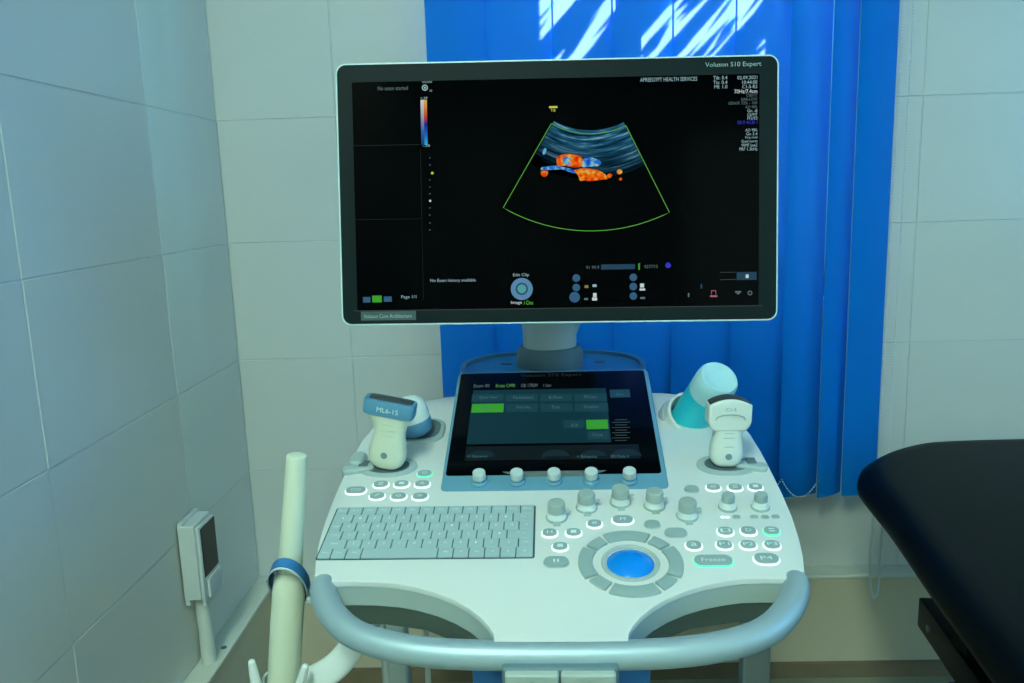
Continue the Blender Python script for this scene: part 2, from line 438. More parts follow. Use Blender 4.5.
BLOBS = [
    ('hot', [(-0.8, 42.2), (5.2, 46.1), (16.2, 46.5), (27.1, 44.4), (32.5, 38.9), (31.0, 32.1), (21.5, 30.4), (10.6, 32.5), (0.2, 32.7)]),
    ('cold', [(32.5, 41.0), (43.4, 41.9), (53.7, 37.1), (52.0, 31.8), (40.6, 30.6), (30.2, 30.8)]),
    ('cold', [(-19.5, 31.2), (-3.1, 32.8), (7.8, 30.7), (18.7, 27.8), (22.8, 22.8), (13.2, 25.2), (5.1, 28.0), (-19.6, 27.4)]),
    ('hot', [(20.1, 26.9), (29.6, 28.7), (37.8, 28.5), (48.7, 26.7), (54.2, 24.4), (59.6, 20.8), (62.3, 15.4), (56.8, 14.6), (48.6, 13.7), (40.4, 13.0), (33.6, 14.0), (28.2, 13.5), (25.5, 20.1)]),
    ('hot', [(61.5, 19.4), (64.2, 22.1), (67.8, 20.4), (66.4, 17.2), (63.6, 16.2)]),
    ('hot', [(73.5, 23.8), (75.4, 26.5), (79.2, 26.4), (80.6, 23.2), (78.1, 20.8), (74.8, 21.1)]),
    ('hot', [(76.2, 15.1), (78.1, 16.7), (80.3, 15.3), (79.2, 13.2), (77.2, 13.2)]),
    ('hot', [(-20.9, 25.8), (-16.8, 27.0), (-11.9, 25.6), (-13.1, 20.7), (-16.9, 19.2), (-20.2, 21.4)]),
    ('cold', [(-17.9, 53.3), (-14.3, 54.6), (-13.3, 51.9), (-15.2, 47.3), (-18.0, 46.6)]),
    ('cold', [(6.6, 41.5), (10.7, 43.3), (16.7, 41.9), (15.5, 37.8), (17.4, 34.3), (10.6, 33.9), (7.3, 36.6)]),
]
TCH_TEXT = [
    ('Exam 00', -97.0, 85.7, 21.4, 8.0, 'dim'),
    ('Kretz C490', -64.4, 85.0, 26.0, 8.0, 'greend'),
    ('OB 1TRIM', -32.0, 84.3, 22.5, 7.9, 'dim'),
    ('1 User', -7.1, 83.9, 10.9, 7.0, 'dim'),
    ('Voluson S10 Expert', -2.2, 107.0, 84.3, 9.6, 'faintt'),
    ('Quad View', -86.3, 58.6, 24.2, 6.7, 'tdim'),
    ('Parameters', -39.4, 57.5, 26.7, 6.7, 'tdim'),
    ('B-Flow', 3.9, 56.5, 17.3, 6.7, 'tdim'),
    ('M-Line', 49.8, 56.0, 15.9, 6.6, 'tdim'),
    ('Basic', -86.4, 36.0, 13.2, 6.4, 'tdim'),
    ('Gray Map', -39.0, 35.3, 18.4, 6.5, 'tdim'),
    ('Tint', 3.6, 34.8, 11.8, 6.4, 'tdim'),
    ('Display', 50.5, 33.7, 19.5, 6.4, 'tdim'),
    ('Next', 89.2, 60.5, 9.3, 5.8, 'tdim'),
    ('2D 3D', 27.1, -3.5, 8.8, 6.1, 'tdim'),
    ('2D', 56.3, -1.3, 6.4, 6.0, 'tdim'),
    ('Close', 55.0, -23.0, 13.6, 5.9, 'dim'),
    ('0. Dynamic', -92.2, -61.6, 24.5, 5.6, 'tdim'),
    ('< Enhance', 40.0, -64.0, 24.1, 5.5, 'tdim'),
    ('SRI Mode 4', 79.5, -64.5, 21.5, 5.5, 'tdim'),
]
TCH_RECT = [
    (-107.7, -36.7, 71.3, 76.6, 'tbg'),
    (-108.6, 50.9, -66.2, 67.7, 'tbtn'),
    (-62.8, 49.8, -20.0, 66.5, 'tbtn'),
    (-16.7, 48.7, 25.2, 65.6, 'tbtn'),
    (28.6, 47.8, 71.6, 64.9, 'tbtn'),
    (-107.0, 27.0, -64.8, 45.8, 'greenui'),
    (-61.4, 26.8, -19.3, 44.9, 'tbtn'),
    (-16.1, 26.2, 25.8, 44.1, 'tbtn'),
    (28.5, 25.2, 72.0, 43.2, 'tbtn'),
    (76.1, 54.7, 102.7, 72.6, 'tbtn'),
    (13.2, -8.7, 39.9, 8.2, 'tbtn'),
    (42.1, -10.9, 69.5, 7.9, 'greenui'),
    (42.6, -31.0, 68.7, -14.9, 'tbtn'),
    (-107.5, -67.9, 104.2, -41.5, 'tstrip'),
    (79.1, 6.4, 94.3, 8.0, 'tline'),
    (74.9, 1.1, 97.6, 2.7, 'tline'),
    (78.3, -4.2, 93.3, -2.6, 'tline'),
    (74.1, -9.4, 96.6, -7.8, 'tline'),
    (77.5, -14.6, 92.4, -13.0, 'tline'),
    (73.3, -19.7, 95.7, -18.1, 'tline'),
    (76.7, -24.8, 91.5, -23.2, 'tline'),
    (72.6, -29.8, 94.7, -28.3, 'tline'),
    (75.9, -34.8, 90.6, -33.3, 'tline'),
]
TCH_DISC = [
    (-88.4, -62.1, 17.1, 'tarc'),
    (2.6, -62.5, 16.9, 'tarc'),
    (48.4, -63.0, 15.6, 'tarc'),
    (88.0, -63.6, 17.9, 'tarc'),
]
APEX = (42.2, 167.2)
SECTOR = [(-7.0, 84.6), (-68.3, -18.3), (-60.4, -22.7), (-52.4, -26.8), (-44.1, -30.5), (-35.8, -34.0), (-27.3, -37.0), (-18.7, -39.8), (-10.0, -42.1), (-1.2, -44.2), (7.7, -45.8), (16.6, -47.1), (25.5, -48.0), (34.5, -48.6), (43.5, -48.8), (52.5, -48.6), (61.4, -48.1), (70.4, -47.2), (79.2, -46.0), (88.0, -44.3), (96.8, -42.4), (105.4, -40.0), (113.9, -37.3), (122.3, -34.3), (130.5, -31.0), (138.6, -27.3), (85.2, 80.4)]
SECTOR_TOP = [(-7.0, 84.6), (-1.7, 81.7), (3.7, 79.1), (9.3, 76.9), (15.0, 75.0), (20.9, 73.5), (26.8, 72.3), (32.8, 71.5), (38.8, 71.0), (44.8, 70.9), (50.8, 71.2), (56.7, 71.9), (62.6, 72.8), (68.5, 74.2), (74.2, 75.9), (79.8, 78.0), (85.2, 80.4)]
# ------------------------------------------------------------------ the room
XL, YB, XR, YF, ZC = -0.6587, 1.75, 2.2, -2.3, 2.7
struct('floor', box(XL - .1, XR + .1, YF - .1, YB + .3, -.1, 0), 'floor', 'dull beige floor')
struct('ceiling', box(XL - .1, XR + .1, YF - .1, YB + .3, ZC, ZC + .1), 'paint', 'white painted ceiling')
ZT = [.245, .5005, .7555, 1.0105, 1.2655, 1.5205, 1.7755, 2.0305]
GR = .006      # tile proud of the wall by this much
WX0, WX1, WZ0, WZ1 = -.15, .655, .86, 1.95          # window opening in the back wall
b = box(XL - .1, WX0, YB + .0014, YB + .2, 0, ZC)
box(WX1, XR + .1, YB + .0014, YB + .2, 0, ZC, bm=b); box(WX0, WX1, YB + .0014, YB + .2, 0, WZ0, bm=b); box(WX0, WX1, YB + .0014, YB + .2, WZ1, ZC, bm=b)
wall_back = struct('wall_back', b, 'grout', 'tiled wall behind the ultrasound machine')
wall_left = struct('wall_left', box(XL - .1, XL - .0014, YF, YB + .2, 0, ZC), 'grout', 'tiled wall on the left of the room')
struct('wall_right', box(XR, XR + .1, YF, YB + .2, 0, ZC), 'paint', 'painted wall on the right, out of view')
struct('wall_front', box(XL, XR, YF - .1, YF, 0, ZC), 'paint', 'painted wall behind the viewer')
b = box(.76, .82, YF, YF + .05, 0, 2.26); box(1.78, 1.84, YF, YF + .05, 0, 2.26, bm=b); box(.82, 1.78, YF, YF + .05, 2.2, 2.26, bm=b)  # unseen door frame, added to go with the front fill light
struct('added_door_frame', b, 'window_frame', 'white frame added around the unseen fill light behind the viewer')
b = box(XR - .05, XR, -.62, -.55, .88, 2.2); box(XR - .05, XR, .75, .82, .88, 2.2, bm=b); box(XR - .05, XR, -.55, .75, .88, .94, bm=b); box(XR - .05, XR, -.55, .75, 2.14, 2.2, bm=b)  # unseen window frame, added to go with the blue fill light
struct('added_window_frame', b, 'window_frame', 'white frame added around the unseen blue fill light on the right')
tile_cache = {}
def tile(parent, w_, h, M):
    key = (round(w_, 4), round(h, 4))
    if key not in tile_cache:
        me = to_mesh(box(-w_ / 2 + .0006, w_ / 2 - .0006, 0, GR + .002, -h / 2 + .0006, h / 2 - .0006, .0010, 1), 'tile', 30)
        me.materials.append(MATS['tile']); tile_cache[key] = me
    return link('tile', tile_cache[key], parent, M)
XT = [XL, -.408, -.008, .392, .795, 1.195, 1.595, 1.995, XR]
for z0, z1 in zip(ZT, ZT[1:]):
    for x0, x1 in zip(XT, XT[1:]):
        zs = [(z0, z1)]
        if x1 > WX0 and x0 < WX1 and z1 > WZ0 and z0 < WZ1:                       # cut the tiles to the window opening
            xs = [(x0, min(x1, WX0)), (max(x0, WX1), x1)]
            zs_in = [(z0, min(z1, WZ0)), (max(z0, WZ1), z1)]
            rects = [(a, c, z0, z1) for a, c in xs if c - a > .02] + [(max(x0, WX0), min(x1, WX1), a, c) for a, c in zs_in if c - a > .02]
        else: rects = [(x0, x1, z0, z1)]
        for a, c, d, e in rects:
            t = random.uniform(-.0022, .0022)
            tile(wall_back, c - a, e - d, Matrix.Translation(((a + c) / 2, YB, (d + e) / 2)) @ Matrix.Rotation(t, 4, 'Z') @ Matrix.Rotation(random.uniform(-.002, .002), 4, 'X'))
YT = [YB, 1.435, 1.030, .628, .226, -.176, -.578]
for z0, z1 in zip(ZT, ZT[1:]):
    for y1, y0 in zip(YT, YT[1:]):
        tile(wall_left, y1 - y0, z1 - z0, Matrix.Translation((XL, (y0 + y1) / 2, (z0 + z1) / 2)) @ Matrix.Rotation(pi / 2 + random.uniform(-.002, .002), 4, 'Z') @ Matrix.Rotation(random.uniform(-.002, .002), 4, 'X'))
b = box(XL - .006, XR, YB - .04, YB + .006, 0, .2355); box(XL - .006, XL + .04, YF, YB - .04, 0, .2355, bm=b)
struct('trim_1', b, 'plinth', 'beige plinth running along the foot of the tiled walls')
b = box(XL - .006, XR, YB - .044, YB + .006, .236, .2445, .002, 1); box(XL - .006, XL + .044, YF, YB - .044, .236, .2445, .002, 1, bm=b)
ledge = struct('trim_2', b, 'ledge', 'off-white ledge strip on top of the beige plinth')
for (x, y) in ((XL + .03, 1.725), (XL + .03, 1.45)):
    obj('screw_hole', lathe([(.006, 0), (.0055, .0012), (.001, .0015)], 12), 'holder_dark', ledge, (x, y, .2443))
b = box(XL + .04, XR, YB - .05, YB - .04, 0, .035); box(XL + .04, XL + .05, YF, YB - .05, 0, .035, bm=b)
struct('baseboard_back', b, 'skirting', 'thin brown skirting strip at the foot of the plinth')

# window behind the blind
win = struct('window_1', box(WX0, WX1, YB - .012, YB + .14, WZ0 - .02, WZ0, .003, 1), 'window_frame', 'window behind the blue vertical blind', 30)
fr = box(WX0, WX0 + .04, YB + .08, YB + .12, WZ0, WZ1); box(WX1 - .04, WX1, YB + .08, YB + .12, WZ0, WZ1, bm=fr)
box(WX0, WX1, YB + .08, YB + .12, WZ0, WZ0 + .04, bm=fr); box(WX0, WX1, YB + .08, YB + .12, WZ1 - .04, WZ1, bm=fr); box(.235, .27, YB + .08, YB + .12, WZ0, WZ1, bm=fr)
obj('window_frame', fr, 'window_frame', win, smooth=None)
for a, c in ((WX0 + .04, .235), (.27, WX1 - .04)):
    obj('pane', box(a, c, YB + .098, YB + .102, WZ0 + .04, WZ1 - .04), 'pane', win, smooth=None)

# boards, slats and leaf shapes added outside to shape the sun on the blind
tr = empty('sun_gobo', (0, 2.35, 0), 'unseen slanted slats added outside the window to shape sun streaks on the blind', 'gobo')
obj('gobo_board', box(-1.2, .25, -.012, .012, 0, 2.45), 'gobo', tr, smooth=None)
obj('gobo_board', box(.25, 1.5, -.012, .012, 0, 1.70), 'gobo', tr, smooth=None)
for i in range(9):
    x = -.55 + i * .125
    obj('gobo_batten', tube([(x, -.03, 1.45), (x + 1.45, -.03, 2.95)], .014 + .008 * ((i * 7) % 3), 4), 'gobo', tr, smooth=None)
obj('post', box(.70, .78, -.03, .03, 0, 3.0), 'gobo', tr, smooth=None)  # added upright that limits the sun streaks on the right
rng = random.Random(11)
lf = bmesh.new()
for i in range(420):
    x = rng.uniform(.22, .78) if i < 220 else rng.uniform(.78, 1.5)
    z = rng.uniform(1.6, 2.6) if x < .78 else rng.uniform(1.1, 2.6)
    l, wd_, a = rng.uniform(.03, .10), rng.uniform(.003, .009), rad(46 + rng.uniform(-5, 5))
    c, s = cos(a), sin(a); y = rng.uniform(.02, .06)
    lf.faces.new([lf.verts.new((x + u * c - v * s, y, z + u * s + v * c)) for u, v in ((-l, 0), (0, -wd_), (l, 0), (0, wd_))])
for i in range(160):
    x, z = rng.uniform(.80, 1.5), rng.uniform(1.0, 2.7)
    l, wd_, a = rng.uniform(.05, .10), rng.uniform(.03, .05), rad(46 + rng.uniform(-20, 20))
    c, s = cos(a), sin(a); y = rng.uniform(.02, .06)
    lf.faces.new([lf.verts.new((x + u * c - v * s, y, z + u * s + v * c)) for u, v in ((-l, 0), (0, -wd_), (l, 0), (0, wd_))])
lo_ = obj('gobo_leaves', lf, 'gobo_leaf', tr, smooth=None); lo_['kind'] = 'stuff'

# vertical blind
bl = empty('vertical_blind', (.25, 1.68, 2.1), 'blue fabric vertical blind hanging over the window', 'blind')
obj('head_rail', box(-.47, .48, -.02, .02, 0, .04, .004, 2), 'window_frame', bl)
slat_j = [-.198, -.081, .047, .162, .279, .400, .506, .584, .638, .709]
slat_cx = [(p_ + q_) / 2 for p_, q_ in zip(slat_j, slat_j[1:])]
slat_rot = [7, 7, 7, 7, 7, 8, 16, 30, 14]
ZB = .443
for i, (sx, ra) in enumerate(zip(slat_cx, slat_rot)):
    hw = (slat_j[i + 1] - slat_j[i]) / 2 / cos(rad(ra)) + .0045
    rings = []
    bm_ = bmesh.new(); N = 8; rows = [0, -.4, -.8, -1.2, -1.6, ZB - 2.1 + .012, ZB - 2.1]
    front = [[bm_.verts.new((-hw + 2 * hw * k / N, -.006 * (1 - (2 * k / N - 1) ** 2), z)) for k in range(N + 1)] for z in rows]
    back = [[bm_.verts.new((-hw + 2 * hw * k / N, -.006 * (1 - (2 * k / N - 1) ** 2) + .0006, z)) for k in range(N + 1)] for z in rows]
    for G in (front, back):
        for a, c in zip(G, G[1:]):
            for k in range(N): bm_.faces.new((a[k], a[k + 1], c[k + 1], c[k]))
    for a, c in zip(range(len(rows) - 1), range(1, len(rows))):
        for k in (0, N): bm_.faces.new((front[a][k], front[c][k], back[c][k], back[a][k]))
    for a in (0, len(rows) - 1):
        for k in range(N): bm_.faces.new((front[a][k], front[a][k + 1], back[a][k + 1], back[a][k]))
    s_ = obj('slat', bm_, 'blind_fabric', bl, Matrix.Translation((sx - .25, 0, 0)) @ Matrix.Rotation(rad(ra), 4, 'Z'), 60)
    obj('bottom_weight', box(-hw + .006, hw - .006, .0005, .0025, ZB - 2.1 + .002, ZB - 2.1 + .03), 'blind_fabric', s_, smooth=None)
def beads(path, r, parent, name, step):
    bm_ = bmesh.new(); P = [Vector(p) for p in path]; acc = 0.0
    for a, c in zip(P, P[1:]):
        d = (c - a).length; t = step - acc if acc else 0
        while t < d:
            bmesh.ops.create_icosphere(bm_, subdivisions=1, radius=r, matrix=Matrix.Translation(a.lerp(c, t / d))); t += step
        acc = (acc + d) % step
    o = obj(name, bm_, 'bead', parent, smooth=80); o['kind'] = 'stuff'
    return o
for i in range(6):       # link chain between the slat feet
    x0, x1 = slat_j[i + 1] - .25, slat_j[i + 2] - .25
    beads([(x0 + (x1 - x0) * t / 12, -.016, ZB - 2.1 + .042 - .040 * (1 - (2 * t / 12 - 1) ** 2)) for t in range(13)], .0020, bl, 'link_chain', .0060)
beads([(.479, -.02, 0), (.470, -.03, -1.60), (.462, -.03, -1.72)], .0018, bl, 'pull_chain', .006)
beads([(.462, -.02, 0), (.450, -.03, -1.62), (.444, -.03, -1.72)], .0018, bl, 'pull_chain', .006)
obj('chain_weight', tube(spline([(.446, -.034, -1.66), (.441, -.036, -1.75), (.442, -.037, -1.83), (.447, -.038, -1.868), (.453, -.038, -1.876), (.459, -.037, -1.855), (.462, -.036, -1.77), (.465, -.034, -1.65)], 4), .0032, 8, True), 'clear_plastic', bl)

# lamp on the ceiling, behind the view
lf_ = empty('ceiling_light', (-.34, -.8, 2.7), 'long white ceiling lamp above the viewer', 'lamp')
obj('lamp_body', box(-.2, .2, -.64, .64, -.075, 0, .01, 2), 'white_gloss', lf_)
obj('diffuser', box(-.175, .175, -.6, .6, -.082, -.0752), 'diffuser', lf_, smooth=None)

# surface-mounted switch box on the left wall, conduit below it
sb = empty('switch_box', (XL, 1.405, .375), 'white wall switch box with a black face above the ledge', 'switch box')
obj('body', box(.0025, .034, -.038, .038, .012, .155, .004, 3), 'box_white', sb)
obj('back_plate', box(.0022, .012, -.036, .041, 0, .16, .003, 2), 'box_white', sb)
cv = obj('cover', box(.034, .041, -.036, .036, .0, .150, .003, 2), 'box_white', sb)
obj('black_face', box(.0405, .0425, -.030, .034, .052, .146, .001, 1), 'box_black', cv)
obj('cover_bulge', box(.0405, .0455, -.022, .034, .010, .047, .004, 3), 'box_white', cv)  # bulging lower half of the cover
cp = tag(obj('conduit_pipe', tube([(0, 0, 0), (0, 0, .06), (-.001, .001, .1), (-.002, .002, .134)], .0135, 16), 'pipe', None, (XL + .0195, 1.404, .2447)), 'short white conduit pipe rising from the ledge into the switch box', 'pipe')

# ------------------------------------------------------------------ ultrasound machine
YAWM = rad(-1.2)
mach = empty('ultrasound_machine', (-.0045, .0001, 0), 'white and blue-grey ultrasound machine with a large monitor and a control console', 'ultrasound machine', YAWM)
SL = rad(11.3)
PANEL = rigid((1, 0, 0), (0, cos(SL), sin(SL)), (0, -sin(SL), cos(SL)), (0, .8232, .7469))
def on_panel(x, s, h=0): return PANEL @ Matrix.Translation((x, s, h))
def pp(x, s, h=0): return PANEL @ Vector((x, s, h))

cut = [(.0587, -.168), (.0600, -.158), (.0650, -.148), (.0727, -.137), (.0850, -.124), (.1005, -.112), (.1190, -.1015), (.1387, -.0935), (.1590, -.0880), (.179, -.0850), (.200, -.0842), (.222, -.0850), (.234, -.0830), (.2400, -.0740)]
side = [(.2455, -.050), (.2500, -.020), (.2535, .020), (.2548, .060), (.2548, .110), (.2540, .160), (.2510, .205), (.2430, .245), (.2280, .283), (.2050, .310), (.1800, .324), (.1550, .332), (.120, .335)]
half = cut + side
outline = half + [(-x, y) for x, y in half[::-1]]
outline = [(x + (.0037 if y < -.083 and abs(x) < .16 else 0), y) for x, y in outline]
con = obj('console_top', prism(outline, -.006, 0, .0018, 2), 'white_plastic', mach, PANEL, 40)
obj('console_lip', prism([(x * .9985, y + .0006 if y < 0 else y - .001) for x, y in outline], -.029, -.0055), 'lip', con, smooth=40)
def inset(pts, d):
    out = []; n = len(pts)
    for i in range(n):
        p0, p1, p2 = Vector(pts[i - 1]), Vector(pts[i]), Vector(pts[(i + 1) % n]); t = (p2 - p0).normalized()
        out.append((p1.x - t.y * d, p1.y + t.x * d))
    return out
shell_pts = [(.052, -.160), (.066, -.128), (.094, -.102), (.132, -.082), (.176, -.073), (.222, -.072), (.236, -.045), (.243, .02), (.245, .11), (.240, .20), (.215, .285), (.17, .318), (.11, .325)]
obj('console_underside', loft([[(x * a, y + o_, h) for x, y in shell_pts + [(-x, y) for x, y in shell_pts[::-1]]] for a, o_, h in ((1.004, -.006, -.0285), (1.0, .0, -.062), (.95, .012, -.072), (.7, .03, -.085))]), 'shell_dark', mach, PANEL, 50)
# front handle: a bent tube whose ends meet the console corners
hh = [(.2300, -.081, -.010), (.2260, -.094, -.011), (.2120, -.118, -.012), (.1870, -.142, -.013), (.1490, -.1590, -.013), (.0950, -.1685, -.013)]
hp = spline([(-x, s, h) for x, s, h in hh] + [(0, -.1712, -.013)] + hh[::-1], 6)
hr = [.0136 - .0008 * (1 - abs(2 * i / (len(hp) - 1) - 1)) for i in range(len(hp))]
obj('handle', tube(hp, hr, 24, True), 'handle_paint', mach, PANEL, 60)
lv = obj('lever_housing', box(-.0480, .0530, -.190, -.160, -.060, -.0100, .004, 3), 'collar', mach, PANEL)
for x0, x1, mk in ((-.0450, .0015, 'up'), (.0030, .0500, 'bar')):
    l_ = obj('release_lever', box(x0, x1, -.196, -.170, -.060, -.0120, .003, 3), 'lever', mach, PANEL)
    xm = (x0 + x1) / 2
    if mk == 'up': obj('lever_mark', strip([(xm - .008, -.026), (xm, -.019), (xm + .008, -.026)], .0012, -.1963), 'mark', l_, smooth=None)
    else: obj('lever_mark', strip([(xm - .005, -.024), (xm + .005, -.024)], .0016, -.1963), 'key_print', l_, smooth=None)
obj('front_panel', box(-.077, .083, -.165, -.13, -.12, -.030, .004, 2), 'blue_trim', mach, PANEL)

# keyboard
kx0, kx1, ks0, ks1 = -.2445, -.0225, -.0485, .0445
kb = obj('keyboard', prism(rrect(kx1 - kx0 + .003, ks1 - ks0 + .003, .003, 3, (kx0 + kx1) / 2, (ks0 + ks1) / 2), -.004, .0003), 'key_well', mach, PANEL)
ROWS = [[.85] + [1] * 12 + [.95], [1.37] + [1] * 11 + [1.43], [.8] + [1] * 12 + [1.0], [1.05] + [1] * 11 + [1.75], [1.57] + [1] * 10 + [1.26, .97], [.85, .95, 1, 4.9, 1, 1, 1, 1, 1, 1.1]]
LEG = [['Esc'] + ['F%d' % i for i in range(1, 13)] + ['Del'], ['`'] + list('1234567890-') + ['<-'], ['Tab'] + list('QWERTYUIOP[]') + ['\\'], ['Cap'] + list("ASDFGHJKL;'") + ['<-|'], ['Shf'] + list('ZXCVBNM,./') + ['^', 'Up'], ['Fn', 'Ct', 'Al', '', 'Al', '@', 'Hm', '<', 'v', '>']]
rh = (ks1 - ks0) / 6
key_cache = {}
for r, (ws, lg) in enumerate(zip(ROWS, LEG)):
    u = (kx1 - kx0) / sum(ws); x = kx0
    sc_ = ks1 - (r + .5) * rh
    legend = bmesh.new()
    for wd_, t in zip(ws, lg):
        kw = round(wd_ * u - .0011, 5)
        if kw not in key_cache:
            b = prism(rrect(kw, rh - .0003, .0008, 2), .0001, .0020, .0003, 1)
            me = to_mesh(b, 'key', 40); me.materials.append(MATS['key_grey']); key_cache[kw] = me
        link('key', key_cache[kw], kb, (x + wd_ * u / 2, sc_, 0))
        if t:
            h = .0036 if len(t) < 2 else .0028
            cw = x + wd_ * u / 2
            text_bm(t, min(.0026 * len(t), kw * .7), h, lambda a, c, cw=cw: (cw + a, sc_ + c + .001, .0021), legend)
        x += wd_ * u
    obj('key_lettering', legend, 'key_print', kb, smooth=None)

# push buttons: cap on a translucent skirt that is lit in white or green where the photo shows it
BT = [(-.2319, .0802, .0245, .0145, 'w', 'OO'), (-.2048, .0929, .0185, .0145, 'w', '='), (-.1802, .0931, .0185, .0145, 'w', '-'), (-.1555, .0925, .0185, .0145, 'w', 'A'),
      (-.2046, .0678, .0185, .0145, 'w', '/'), (-.1792, .0663, .0185, .0145, 'w', 'o'), (-.1542, .0657, .0185, .0145, 'w', '*'), (-.1560, .1164, .0180, .0140, 'g', 'O'),
      (-.0057, -.0082, .0165, .0145, 'w', 'H'), (.0194, -.0081, .0168, .0140, 'w', '-'), (.0422, .0075, .0165, .0140, 'w', '#'), (.0728, .0141, .0230, .0155, 'w', 'M'), (.1034, .0057, .0170, .0145, '', ''), (.0050, -.0323, .0165, .0140, 'w', '-'), (.0007, -.0576, .0255, .0165, '', '"'),
      (.1559, .0741, .0165, .0140, '', ''), (.1807, .0765, .0165, .0140, 'w', 'o'), (.2051, .0759, .0165, .0140, 'w', '='), (.2280, .0761, .0165, .0140, 'w', '-'),
      (.1259, -.0101, .0235, .0155, '', ''), (.1773, -.0089, .0168, .0150, 'w', '[]'), (.2011, -.0086, .0168, .0150, 'w', 'D'), (.2248, -.0090, .0168, .0145, 'g', '='), (.1408, -.0325, .0168, .0150, 'w', 'a'), (.1716, -.0323, .0168, .0150, 'w', 'P1'), (.1954, -.0326, .0168, .0150, 'w', 'P2'), (.2193, -.0330, .0168, .0150, 'w', 'P3'),
      (.1557, -.0579, .0385, .0170, 'g', 'Freeze'), (.2080, -.0559, .0250, .0170, 'w', 'P4'),
      (.1945, .0182, .0085, .0055, '', ''), (.2132, .0178, .0085, .0055, '', ''), (.2245, .0176, .0085, .0055, '', ''), (.2357, .0181, .0085, .0055, '', '')]
def stadium(w_, d, n=8):
    r = d / 2
    if w_ < d * 1.45: return superell(w_ / 2, r, 2.3, 24)
    return rrect(w_, d, r * .999, n)
for x, s, w_, d, lit, t in BT:
    M_ = on_panel(x, s)
    bt = obj('button', prism(stadium(w_ - .001, d - .001), .0003 if not lit else .0012, .0027 if d > .008 else .0018, .0008 if d > .008 else .0005, 2), 'button_grey', mach, M_)
    sk = prism(stadium(w_ + (.0014 if lit else .0010), d + (.0014 if lit else .0008)), -.001, .0014 if lit else .0006, .0004, 1)
    obj('light_ring' if lit else 'button_rim', sk, {'w': 'lit_white', 'g': 'lit_green', '': 'ball_ring'}[lit], bt)
    if t:
        obj('button_mark', text_bm(t, min(.0058 * len(t), w_ * .6), .0056, lambda a, c: (a, c, .0029)), 'key_print', bt, smooth=None)
obj('level_lamp', prism(ellipse(.0022, .0018, 10), 0, .0006), 'lit_white', mach, on_panel(.1800, .0185))
obj('level_lamp', prism(ellipse(.0022, .0018, 10), 0, .0006), 'lit_white', mach, on_panel(.1850, .0178))

# trackball with eight buttons around it
TBX, TBS = .0743, -.0594
for a, hw in ((90, 29), (0, 29), (180, 29), (270, 29), (45, 12), (135, 12), (225, 12), (315, 12)):
    r0_, r1_ = .0375, .0520
    if hw < 20: r1_ = .0505
    P_ = [(r0_ * cos(rad(a + hw * t / 5)), r0_ * sin(rad(a + hw * t / 5))) for t in range(-5, 6)] + [(r1_ * cos(rad(a + hw * .97 * t / 5)), r1_ * sin(rad(a + hw * .97 * t / 5))) for t in range(5, -6, -1)]
    obj('ring_button', prism(P_, -.001, .0030, .0009, 2), 'button_grey', mach, on_panel(TBX, TBS))
tb = obj('trackball', lathe([(.040 * sin(rad(a)), .040 * cos(rad(a)) - .0323) for a in (.5, 4, 8, 12, 16, 20, 24, 28, 32, 36, 40)], 32), 'ball', mach, on_panel(TBX, TBS), 80)
obj('ball_bezel', lathe([(.0290, -.001), (.0290, .0012), (.0280, .0024), (.0255, .0024), (.0243, .0014), (.0243, -.001)], 40, cap=False), 'ball_ring', tb, smooth=40)

# rotary knobs on the panel
def knob(M_, rb, hb, rc, hc, capm, tab=True):
    k = obj('rotary_knob', lathe([(rb, -.001), (rb, .003), (rb * .95, .004), (rb * .9, hb * .8), (rb * .86, hb)], 28), 'knob_white', mach, M_, 40)
    obj('knob_skirt', lathe([(rb * 1.12, -.001), (rb * 1.12, .0012), (rb * 1.02, .0022), (rb * .9, .0022)], 28), 'knob_grey', k)
    obj('knob_cap', lathe([(rc * 1.02, hb - .0005), (rc, hb + .001), (rc * .98, hb + hc * .8), (rc * .9, hb + hc * .96), (rc * .7, hb + hc), (rc * .2, hb + hc)], 28), capm, k, smooth=40)
    if tab:
        obj('pointer_tab', box(-.004, .004, -rb * 1.5, -rb * .9, -.0005, .0025, .001, 2), 'holder_grey', k)
        obj('pointer', tube([(rb * .8, .001, .0075), (rb * 1.25, .003, .008)], .0016, 8, True), 'knob_grey', k)
    return k
for x, s in ((.0020, .0214), (.0352, .0396), (.0733, .0493), (.1099, .0415), (.1426, .0210)):
    knob(on_panel(x, s), .0108, .0095, .0098, .0105, 'knob_grey')
for x, s in ((.1889, .0368), (.2240, .0368)):
    knob(on_panel(x, s), .0092, .0090, .0072, .0085, 'button_grey', False)

